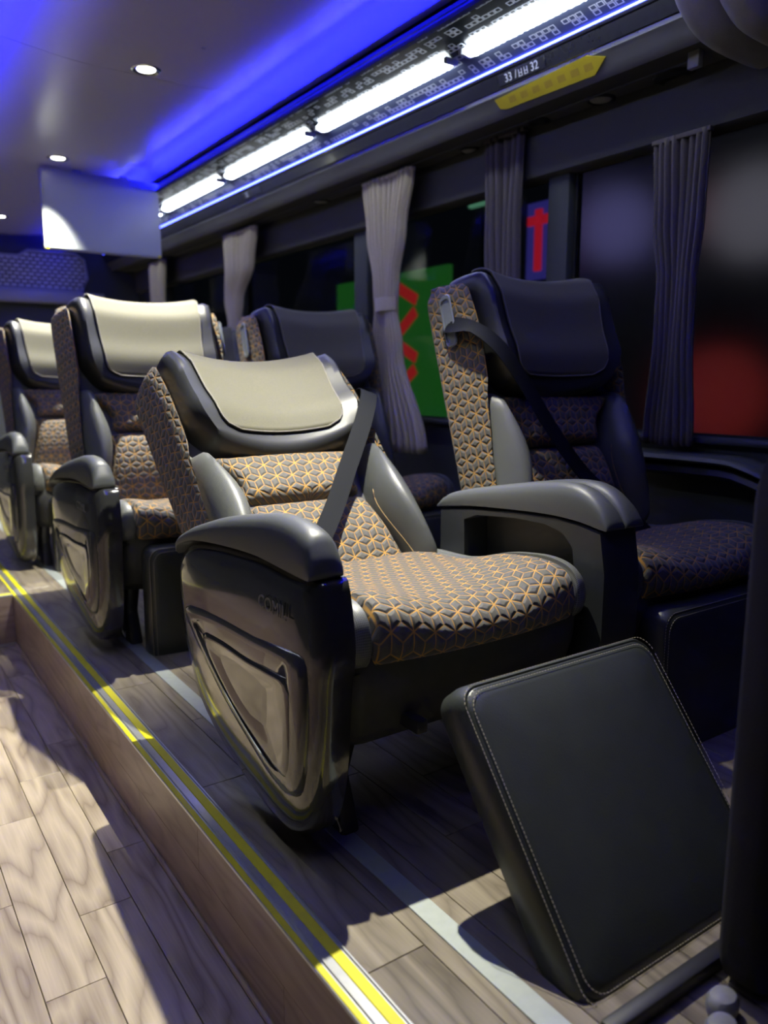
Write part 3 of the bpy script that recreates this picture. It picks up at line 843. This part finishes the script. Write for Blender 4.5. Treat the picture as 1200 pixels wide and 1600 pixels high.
    if aisle:
        # moulded outer panel facing the aisle; local x: outer face at about -0.355
        XO = -0.364
        pan = [(0.128, 0.44), (0.07, 0.482), (-0.051, 0.504), (-0.164, 0.515), (-0.289, 0.521), (-0.387, 0.517), (-0.466, 0.517), (-0.490, 0.497), (-0.506, 0.400), (-0.494, 0.325), (-0.483, 0.212), (-0.468, 0.130), (-0.440, 0.068), (-0.395, 0.034), (-0.338, 0.028), (-0.215, 0.046), (-0.076, 0.085), (0.03, 0.140), (0.088, 0.215), (0.122, 0.29), (0.138, 0.39)]
        ol = resample(pan, 3)
        def plane(a, b, d): return (XO - d, a, b)
        pb = dome('side_panel', ol, (-0.20, 0.30), ((0.0, -0.066), (0.0, -0.035), (0.003, -0.022), (0.010, -0.011), (0.022, -0.004), (0.045, 0.001), (0.09, 0.005), (0.15, 0.008), (0.20, 0.009)), plane, 'gloss', root, back=-0.072, sharp=60)
        def onface(a, b):   # depth of the domed face near a point
            return 0.004
        band = [(0.055, 0.352), (-0.03, 0.370), (-0.16, 0.380), (-0.30, 0.384), (-0.40, 0.390), (-0.462, 0.385), (-0.468, 0.33), (-0.462, 0.24), (-0.450, 0.165), (-0.425, 0.128), (-0.36, 0.128), (-0.267, 0.160), (-0.14, 0.212), (-0.02, 0.280), (0.045, 0.325)]
        bo = resample(band, 3)
        dome('moulding', bo, (-0.24, 0.275), ((0.0, -0.004), (0.003, 0.0065), (0.006, 0.009), (0.018, 0.0105), (0.022, 0.0105), (0.0235, 0.0065), (0.04, 0.0068), (0.09, 0.0068)), plane, 'glossgrey', pb, back=-0.006, sharp=50)
        inner = [(-0.045, 0.318), (-0.14, 0.332), (-0.26, 0.332), (-0.37, 0.338), (-0.432, 0.336), (-0.436, 0.28), (-0.432, 0.21), (-0.42, 0.165), (-0.395, 0.155), (-0.31, 0.178), (-0.20, 0.215), (-0.10, 0.268)]
        dome('inset_panel', resample(inner, 3), (-0.27, 0.265), ((0.0, 0.004), (0.002, 0.0095), (0.006, 0.0125), (0.012, 0.0125), (0.03, 0.008), (0.06, 0.0045), (0.09, 0.0035)), plane, 'gloss', pb, back=0.002, sharp=60)
        mt = Matrix.Translation((XO - 0.0093, -0.372, 0.452)) @ Euler((0, 0, 0)).to_matrix().to_4x4() @ Matrix(((0, 0, -1, 0), (-1, 0, 0, 0), (0, 1, 0, 0), (0, 0, 0, 1)))
        text_mesh('logo', 'COMIL', 0.034, 'logo', pb, mt, 0.0006)
        # arm pad loft along y
        top = [(0.140, 0.452), (0.125, 0.482), (0.09, 0.503), (0.018, 0.530), (-0.118, 0.566), (-0.262, 0.592), (-0.338, 0.602), (-0.400, 0.601), (-0.455, 0.588), (-0.472, 0.566), (-0.481, 0.545), (-0.483, 0.526)]
        bot = [(0.135, 0.448), (0.115, 0.470), (0.085, 0.482), (0.01, 0.500), (-0.118, 0.514), (-0.262, 0.523), (-0.338, 0.522), (-0.400, 0.519), (-0.455, 0.517), (-0.470, 0.517), (-0.476, 0.517), (-0.477, 0.518)]
        rings = []
        T2, B2 = resample(top, 3, False), resample(bot, 3, False)
        for i, (a, b) in enumerate(zip(T2, B2)):
            f = i / (len(T2) - 1)
            x0, x1 = XO + 0.003, XO + 0.066
            e = math.sqrt(max(0.05, 1 - max(0, (0.12 - f) / 0.12)**2))
            xm = (x0 + x1) / 2; hw = (x1 - x0) / 2 * (0.55 + 0.45 * e)
            A, B = Vector((0, a[0], a[1])), Vector((0, b[0], b[1])); H = A - B
            ring = []
            for (px, pz) in ((-1, 0), (-1.03, .25), (-1.0, .55), (-.86, .80), (-.62, .94), (-.25, 1), (.25, 1), (.62, .94), (.86, .80), (1.0, .55), (1.03, .25), (1, 0)):
                P = B + H * pz; ring.append((xm + px * hw, P.y, P.z))
            rings.append(ring)
        loft('arm_pad', rings, 'armpad', root, sharp=60)
        # small wire hook under the panel
        tube('hook', [(XO + 0.07, -0.43, 0.09), (XO + 0.075, -0.452, 0.055), (XO + 0.08, -0.44, 0.045), (XO + 0.085, -0.43, 0.062)], 0.0018, 'chrome', root, 6)
    return root

Y0 = 1.52
XA, XB = 0.936, 1.642
def pose(seat, loc, recline, legdeg, label, group):
    seat.location = loc
    for ch in seat.children:
        n = ch.name.split('.')[0]
        if n == 'backrest':
            ch.rotation_euler = (-math.radians(recline), 0, 0)
            ch.location = (-0.008, 0.03, 0.285) if recline > 30 else (0, 0, 0.36)
        if n == 'leg_rest':
            ch.rotation_euler = (-math.radians(90 - legdeg), 0, 0) if legdeg < 90 else (0, 0, 0)
            ch.location = (0.034, -0.640, 0.362) if legdeg < 90 else (0, -0.535, 0.335)
    tag(seat, label, 'seat', group)
A = make_seat('recliner_seat', True, 1)
A2, A3 = copy_tree(A), copy_tree(A)
B = make_seat('recliner_seat', False, -1)
B2, B3 = copy_tree(B), copy_tree(B)
bpy.context.view_layer.update()
G = 'reclining bus seats in rows'
PITCH_Y = 1.27
pose(A, (XA, Y0, 0), 46, 52, 'front aisle recliner seat tipped back with its leg rest raised', G)
pose(A2, (XA, Y0 + PITCH_Y, 0), 17, 90, 'upright aisle recliner seat directly behind the reclined front seat', G)
pose(A3, (XA, Y0 + 2*PITCH_Y, 0), 19, 90, 'blurred aisle recliner seat cut by the left edge of the picture', G)
pose(B, (XB, Y0, 0), 17, 90, 'dim upright window seat beside the reclined front seat', G)
pose(B2, (XB, Y0 + PITCH_Y, 0), 17, 90, 'dim window seat whose grey head cover shows left of the long curtain', G)
pose(B3, (XB, Y0 + 2*PITCH_Y, 0), 19, 90, 'rearmost window seat in the dark behind the other seats', G)

for sroot in (A2, A3, B2, B3):       # belts of the seats behind are drawn in
    for ch in [c for c in sroot.children_recursive if c.name.split('.')[0] == 'seat_belt']: bpy.data.objects.remove(ch)
tag(box('support_bar', -0.215, 0.30, -0.982, -0.958, 0.004, 0.026, 'dark', A, bev=0.004), 'dark metal bar under the raised leg rest')

# centre consoles between the two seats of each row
def make_console():
    root = empty('centre_console', (0, 0, 0))
    x0, x1 = -0.055, 0.055
    outer = [(0.02, 0.505), (-0.10, 0.522), (-0.255, 0.535), (-0.374, 0.540), (-0.44, 0.535), (-0.500, 0.525), (-0.515, 0.44), (-0.515, 0.30), (-0.48, 0.20), (-0.36, 0.12), (-0.12, 0.12), (0.02, 0.20)]
    inner = [(-0.075, 0.490), (-0.12, 0.507), (-0.255, 0.519), (-0.345, 0.519), (-0.395, 0.508), (-0.425, 0.480), (-0.43, 0.44), (-0.43, 0.39), (-0.42, 0.345), (-0.33, 0.345), (-0.16, 0.350), (-0.08, 0.355)]
    n = len(outer); V, F = [], []
    def add(loop, x): 
        b = len(V); V.extend([(x, y, z) for y, z in loop]); return b
    def br(a, b): F.extend([(a+i, a+(i+1) % n, b+(i+1) % n, b+i) for i in range(n)])
    cy, cz = -0.25, 0.33
    sh = [(cy + (y-cy)*0.985, cz + (z-cz)*0.975) for y, z in outer]
    fi = add(inner, x0); fo = add(sh, x0); o1 = add(outer, x0 + 0.010); o2 = add(outer, x1 - 0.010); bo = add(sh, x1)
    ib = add([(y, z) for y, z in inner], x0 + 0.075)
    br(fi, fo); br(fo, o1); br(o1, o2); br(o2, bo); br(ib, fi)
    F.append(tuple(bo + i for i in range(n))); F.append(tuple(ib + i for i in range(n)))
    body = link_mesh('console_body', V, F, 'console', root, sharp=35)
    box('pocket_shelf', x0 + 0.012, x0 + 0.073, -0.41, -0.10, 0.358, 0.366, 'dark', root)
    ped = box('pedestal', x0 + 0.01, x1 - 0.01, -0.40, -0.10, 0.0, 0.14, 'dark', root, bev=0.006)
    for k, (a, b) in enumerate(((x0 - 0.002, -0.002), (0.003, x1 + 0.002))):
        top = [(0.03, 0.515), (-0.005, 0.545), (-0.102, 0.570), (-0.255, 0.598), (-0.35, 0.612), (-0.41, 0.614), (-0.455, 0.602), (-0.49, 0.578), (-0.512, 0.548), (-0.516, 0.534)]
        bot = [(0.028, 0.508), (-0.005, 0.514), (-0.102, 0.527), (-0.255, 0.538), (-0.35, 0.542), (-0.41, 0.541), (-0.455, 0.537), (-0.49, 0.531), (-0.508, 0.529), (-0.512, 0.529)]
        rings = []
        for (p, q2) in zip(resample(top, 3, False), resample(bot, 3, False)):
            Av, Bv = Vector((0, p[0], p[1])), Vector((0, q2[0], q2[1])); H = Av - Bv; xm, hw = (a+b)/2, (b-a)/2
            rings.append([(xm + px*hw, (Bv + H*pz).y, (Bv + H*pz).z) for px, pz in ((-1, 0), (-1.03, .3), (-1.0, .6), (-.84, .84), (-.5, .97), (0, 1), (.5, .97), (.84, .84), (1, .6), (1.03, .3), (1, 0))])
        loft('arm_pad', rings, 'armpad', root, sharp=60)
    tube('release_lever', [(x0 + 0.01, -0.50, 0.235), (x0 + 0.01, -0.545, 0.23), (x0 + 0.03, -0.56, 0.215), (x0 + 0.045, -0.55, 0.19), (x0 + 0.05, -0.50, 0.185)], 0.003, 'steel', root, 6)
    return root
c1 = make_console(); c2 = copy_tree(c1); c3 = copy_tree(c1)
for c, k, l in ((c1, 0, 'centre console with two arm pads and an open pocket beside the reclined seat'), (c2, 1, 'centre console between the two seats of the second row'), (c3, 2, 'centre console in the dark third row')):
    c.location = (1.290, Y0 + k * PITCH_Y, 0); tag(c, l, 'armrest', 'centre consoles between seats')

# ================================================================= screen, curtains, fittings
tv = empty('ceiling_screen', (1.235, 4.41, ZC - 0.004)); tag(tv, 'pale blank flip-down screen hanging from the ceiling', 'screen')
out = rrect(-0.302, 0.302, -0.398, -0.008, 0.009, 4)
loft('screen_case', [[(a, d, b) for a, b in out] for d in (-0.012, 0.022)], 'screencase', tv, sharp=30)
out2 = rrect(-0.295, 0.295, -0.391, -0.014, 0.005, 3)
loft('screen_panel', [[(a, d, b) for a, b in out2] for d in (-0.0155, -0.0115)], 'screen', tv, sharp=30)
for s in (-1, 1):
    box('corner_clip', s*0.290 - 0.008, s*0.290 + 0.008, -0.020, -0.010, -0.400, -0.386, 'sticker', tv, bev=0.002)
    box('bracket', s*0.12 - 0.02, s*0.12 + 0.02, -0.005, 0.015, -0.010, 0.006, 'screencase', tv)

# curtain rail and end stop
rl = empty('curtain_rail', (1.965, 3, 1.67)); tag(rl, 'thin curtain rail under the window soffit catching blue light', 'curtain rail')
bpy.context.view_layer.update()
for o in (tube('rail', [(1.965, y, 1.672) for y in (1.39, 3, YR - .1)], 0.0026, 'steel'), box('end_stop', 1.955, 1.976, 1.37, 1.405, 1.648, 1.692, 'trimgrey', bev=.003)):
    o.parent = rl; o.matrix_parent_inverse = rl.matrix_world.inverted()

def curtain(x, prof, pleats, mat, label, amp=0.022, tie=None):
    """prof: list of (z, y_centre, half_width)"""
    prof = sorted(prof); z0, z1 = prof[0][0], prof[-1][0]
    na, nz = pleats * 10, 36
    V = []
    for j in range(nz + 1):
        z = lerp(z0, z1, j / nz)
        yc = sinterp([(p[0], p[1]) for p in prof], z); hw = sinterp([(p[0], p[2]) for p in prof], z)
        for i in range(na + 1):
            a = i / na; ph = 2*PI*pleats*a + 0.6*math.sin(7*a)
            k = hw / max(p[2] for p in prof)
            xx = x + amp * (0.45 + 0.55*k) * math.sin(ph) + 0.006*math.sin(3.1*a*PI + j*0.12)
            yy = yc + hw * (2*a - 1) + 0.004 * math.cos(ph)
            V.append((xx, yy, z + (0.008*math.sin(ph + 1) + 0.02*(a - .5)**2 if j == 0 else 0)))
    n = na + 1
    F = [(j*n+i, j*n+i+1, (j+1)*n+i+1, (j+1)*n+i) for j in range(nz) for i in range(na)]
    yc0 = prof[-1][1]
    r = empty('curtain', (x, yc0, z0)); tag(r, label, 'curtain', 'gathered window curtains')
    bpy.context.view_layer.update()
    cl_ = link_mesh('cloth', V, F, mat); md = cl_.modifiers.new('thick', 'SOLIDIFY'); md.thickness = 0.002
    kids = [cl_]
    if tie:
        tz, ty, th = tie
        ring = [[(x + (amp*1.25)*math.cos(2*PI*k/20), ty + th*math.sin(2*PI*k/20), tz + dz) for k in range(20)] for dz in (-0.028, -0.02, 0.02, 0.028)]
        kids.append(loft('tie_band', ring, mat, caps=False))
    kids.append(box('heading_tape', x - 0.012, x + 0.012, yc0 - prof[-1][2], yc0 + prof[-1][2], z1 - 0.012, z1 + 0.002, mat, bev=0.003))
    for o in kids: o.parent = r; o.matrix_parent_inverse = r.matrix_world.inverted()
curtain(1.968, [(1.664, 2.83, 0.181), (1.45, 2.84, 0.137), (1.233, 2.84, 0.082), (1.125, 2.84, 0.070), (0.965, 2.835, 0.098), (0.525, 2.795, 0.232)], 11, 'curtain', 'long beige curtain tied at the waist between the two window seats', tie=(1.145, 2.84, 0.074))
curtain(1.968, [(1.66, 4.31, 0.217), (1.47, 4.33, 0.181), (1.285, 4.415, 0.108), (1.15, 4.415, 0.065), (0.965, 4.425, 0.065), (0.54, 4.36, 0.142)], 9, 'curtain', 'mauve-lit curtain gathered to a point right of the second-row head cover')
curtain(1.968, [(1.66, 5.73, 0.155), (1.35, 5.75, 0.12), (1.0, 5.76, 0.088), (0.6, 5.73, 0.131)], 7, 'curtain', 'faint curtain at the back of the bus, partly behind the hanging screen')
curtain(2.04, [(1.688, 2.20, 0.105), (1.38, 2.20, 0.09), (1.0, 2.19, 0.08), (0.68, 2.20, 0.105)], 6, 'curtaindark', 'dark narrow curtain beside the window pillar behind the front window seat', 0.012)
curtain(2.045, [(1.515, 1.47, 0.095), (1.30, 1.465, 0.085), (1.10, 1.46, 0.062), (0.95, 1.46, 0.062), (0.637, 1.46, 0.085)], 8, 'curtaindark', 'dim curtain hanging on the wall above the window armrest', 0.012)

# reading lights / speakers in the soffit
def grille(x, y, label):
    t = empty('soffit_grille', (x, y, 1.690)); tag(t, label, 'speaker', 'round grilles in the soffit')
    loft('bezel', [[(r*math.cos(2*PI*k/28), r*math.sin(2*PI*k/28), dz) for k in range(28)] for r, dz in ((0.046, 0.0), (0.046, -0.004), (0.040, -0.007), (0.035, -0.004), (0.034, 0.0))], 'dark', t, caps=False)
    loft('grille_disc', [[(r*math.cos(2*PI*k/24), r*math.sin(2*PI*k/24), dz) for k in range(24)] for r, dz in ((0.035, -0.001), (0.030, -0.005), (0.015, -0.008), (0.003, -0.009))], 'grille', t)
grille(2.04, 1.77, 'round pale grille in the soffit right of the yellow sticker')
grille(2.07, 2.42, 'round pale grille in the soffit right of the long curtain top')
grille(2.035, 3.50, 'round dim grille in the soffit between the two beige curtains')
sp = empty('air_nozzle', (2.03, 2.03, 1.690)); tag(sp, 'dark round air nozzle in the soffit between the pale grilles', 'air vent')
loft('nozzle', [[(r*math.cos(2*PI*k/24), r*math.sin(2*PI*k/24), dz) for k in range(24)] for r, dz in ((0.04, 0.0), (0.038, -0.006), (0.026, -0.010), (0.02, -0.004), (0.004, -0.002))], 'dark', sp)
sp = empty('air_nozzle', (2.06, 1.52, 1.690)); tag(sp, 'dark oval air nozzle at the right of the soffit', 'air vent')
loft('nozzle', [[(r*math.cos(2*PI*k/24), 1.3*r*math.sin(2*PI*k/24), dz) for k in range(24)] for r, dz in ((0.05, 0.0), (0.048, -0.008), (0.034, -0.014), (0.026, -0.006), (0.004, -0.004))], 'dark', sp)

# seat number plate on the rail and yellow sticker on the duct
def face_frame(p, up, nrm):   # local x towards the front of the bus, y up the face, z out of the face
    X, Y, Z = Vector((0, -1, 0)), Vector(up).normalized(), Vector(nrm).normalized()
    m = Matrix((X, Y, Z)).transposed().to_4x4(); m.translation = Vector(p); return m
def number_plate(y, label, full):
    t = empty('number_plate', (0, 0, 0)); tag(t, label, 'sign')
    t.matrix_world = face_frame((1.838, y, 1.770), (-0.327, 0, 0.945), (-0.945, 0, -0.327))
    box('plate', -0.100, 0.100, -0.0165, 0.0165, -0.001, 0.003, 'plate', t, bev=0.001, seg=1)
    T = Matrix.Translation
    if full:
        text_mesh('number', '33', 0.034, 'glyph', t, T((-0.055, 0, 0.0034)), 0.0004)
        text_mesh('slash', '/', 0.032, 'glyph', t, T((-0.022, 0, 0.0034)), 0.0004)
        text_mesh('number', '32', 0.034, 'glyph', t, T((0.058, 0, 0.0034)), 0.0004)
        for dx in (-0.002, 0.022):   # small pictograms of a seat
            for a in ((-0.007, -0.005, -0.009, 0.010), (0.005, 0.007, -0.009, 0.010), (-0.007, 0.007, -0.002, 0.0), (-0.009, 0.007, -0.011, -0.009)):
                box('pictogram', dx + a[0], dx + a[1], a[2], a[3], 0.0028, 0.0038, 'glyph', t)
    else:
        text_mesh('number', '35', 0.034, 'glyph', t, T((-0.055, 0, 0.0034)), 0.0004)
number_plate(1.915, 'black seat number plate reading 33 and 32 on the rail', True)
number_plate(3.86, 'small blue-lit seat number plate far along the rail', False)
sy = empty('yellow_sticker', (0, 0, 0)); tag(sy, 'yellow notice sticker on the grey duct', 'sticker')
sy.matrix_world = face_frame((1.866, 1.83, 1.720), (-0.545, 0, 0.839), (-0.839, 0, -0.545))
ol = [(-0.225, 0.012), (0.165, 0.027), (0.225, 0.004), (0.175, -0.030), (-0.190, -0.026), (-0.215, -0.018)]
n = len(ol); V = [(x, y, 0.004) for x, y in ol] + [(x, y, -0.002) for x, y in ol]
link_mesh('sheet', V, [tuple(range(n)), tuple(reversed(range(n, 2*n)))] + [(i, (i+1) % n, n+(i+1) % n, n+i) for i in range(n)], 'sticker', sy, smooth=False)
for i in range(7):
    box('print_block', -0.165 + i*0.052, -0.135 + i*0.052, -0.014, 0.006, 0.0035, 0.0045, 'stickerprint', sy)

# front bulkhead: rounded grey mouldings closing the cove near the camera
def bulk(pts, r, label):
    pts = resample(pts, 4, closed=False)
    return tag(tube('bulkhead_moulding', pts, r, 'trimgrey', n=24), label, kind='structure')
bulk([(1.72, 1.25, 2.0), (1.745, 1.25, 1.81), (1.80, 1.25, 1.73), (1.90, 1.25, 1.695), (2.12, 1.25, 1.692)], 0.062, 'rounded grey moulding crossing the ceiling at the front bulkhead')
bulk([(1.72, 1.12, 2.0), (1.725, 1.12, 1.75), (1.77, 1.12, 1.685), (1.86, 1.12, 1.662), (2.12, 1.12, 1.66)], 0.055, 'second rounded grey moulding nearest the camera at the front bulkhead')

# low cloth partition at the right edge of the picture
pt = empty('partition', (1.325, 0.50, 0)); tag(pt, 'dark cloth covered partition edge at the right border of the picture', 'partition')
out = rrect(-0.41, 0.5, 0.0, 0.76, 0.06, 5)
loft('panel', [[(a*k + (0.02 if d else 0), y, b*k2) for a, b in out] for k, k2, y, d in ((0.97, .97, -0.03, 0), (1, 1, -0.018, 0), (1, 1, 0.018, 0), (0.97, .97, 0.03, 0))], 'carpet', pt, sharp=50)
# grey double pedal on the floor beside it
pd = empty('foot_pedal', (0.862, 0.468, 0.0)); tag(pd, 'grey rounded double pedal on the floor at the bottom right', 'pedal')
for dx, dy in ((-0.022, 0.0), (0.02, 0.025)):
    loft('pedal_lobe', [[(dx + r*math.cos(2*PI*k/20), dy + 0.8*r*math.sin(2*PI*k/20), z) for k in range(20)] for r, z in ((0.02, 0.0), (0.024, 0.012), (0.024, 0.024), (0.019, 0.031), (0.008, 0.034))], 'trimgrey', pd)

# ================================================================= outside the windows
tag(box('ground_outside', XW + 0.5, 14, -6, 16, -1.2, -1.15, 'asphalt'), 'dark ground outside', kind='structure')
sg = empty('shop_sign', (3.6, 5.4, 0.2)); tag(sg, 'green board with red slanted strokes seen through the window behind the long curtain', 'sign')
box('board', -0.02, 0.02, -1.0, 0.50, 0.1, 1.42, 'outgreen', sg, bev=0.005)
box('post', 0.02, 0.06, -0.04, 0.04, -1.35, 1.2, 'dark', sg)
for i in range(5):
    o = box('stroke', -0.032, -0.019, -0.13, 0.13, -0.04, 0.04, 'outred', sg); o.location = (-0.026, -0.52, 0.42 + i*0.21); o.rotation_euler = (math.radians(-35 if i % 2 else 25), 0, 0)
def orb(name, loc, r, mat, label):
    rings = []
    for i in range(1, 12):
        a = PI * i / 12
        rings.append([(r*math.sin(a)*math.cos(2*PI*k/20), r*math.sin(a)*math.sin(2*PI*k/20), r*math.cos(a)) for k in range(20)])
    e = empty(name, loc); tag(e, label, 'lamp', 'lamps outside')
    loft('globe', rings, mat, e)
    tube('post', [(0, 0, -r*0.98), (0, 0, -loc[2] - 1.15)], 0.04, 'dark', e)
orb('outside_lamp', (4.0, 3.30, 1.75), 0.22, 'outblue', 'blurred violet-blue lamp seen through the misted window')
orb('outside_lamp', (4.0, 2.40, 1.68), 0.24, 'outwhite', 'blurred bluish white lamp at the right edge of the misted window')
orb('outside_lamp', (4.4, 2.85, 1.80), 0.16, 'outred2', 'blurred pink lamp between the two pale lamps outside')
orb('outside_lamp', (3.7, 2.36, 0.74), 0.25, 'outred2', 'large blurred red lamp low in the misted window')
mb = empty('mint_sign', (4.0, 4.53, 2.15)); tag(mb, 'small mint green lit sign seen high through the window', 'sign')
box('post', 0.02, 0.06, -0.03, 0.03, -3.3, 0.05, 'dark', mb)
box('lit_face', -0.02, 0.02, -0.14, 0.14, -0.07, 0.07, 'outmint', mb, bev=0.004)
ns = empty('neon_sign', (4.0, 3.93, 1.75)); tag(ns, 'red neon sign on a violet board seen beside the window pillar', 'sign')
box('post', 0.02, 0.06, -0.03, 0.03, -2.9, 0.05, 'dark', ns)
box('board', -0.02, 0.02, -0.12, 0.12, -0.25, 0.25, 'violet', ns, bev=0.004)
box('neon_bar', -0.04, -0.02, -0.03, 0.03, -0.2, 0.2, 'neon', ns, bev=0.004)
box('neon_bar', -0.04, -0.02, -0.10, 0.10, 0.10, 0.16, 'neon', ns, bev=0.004)
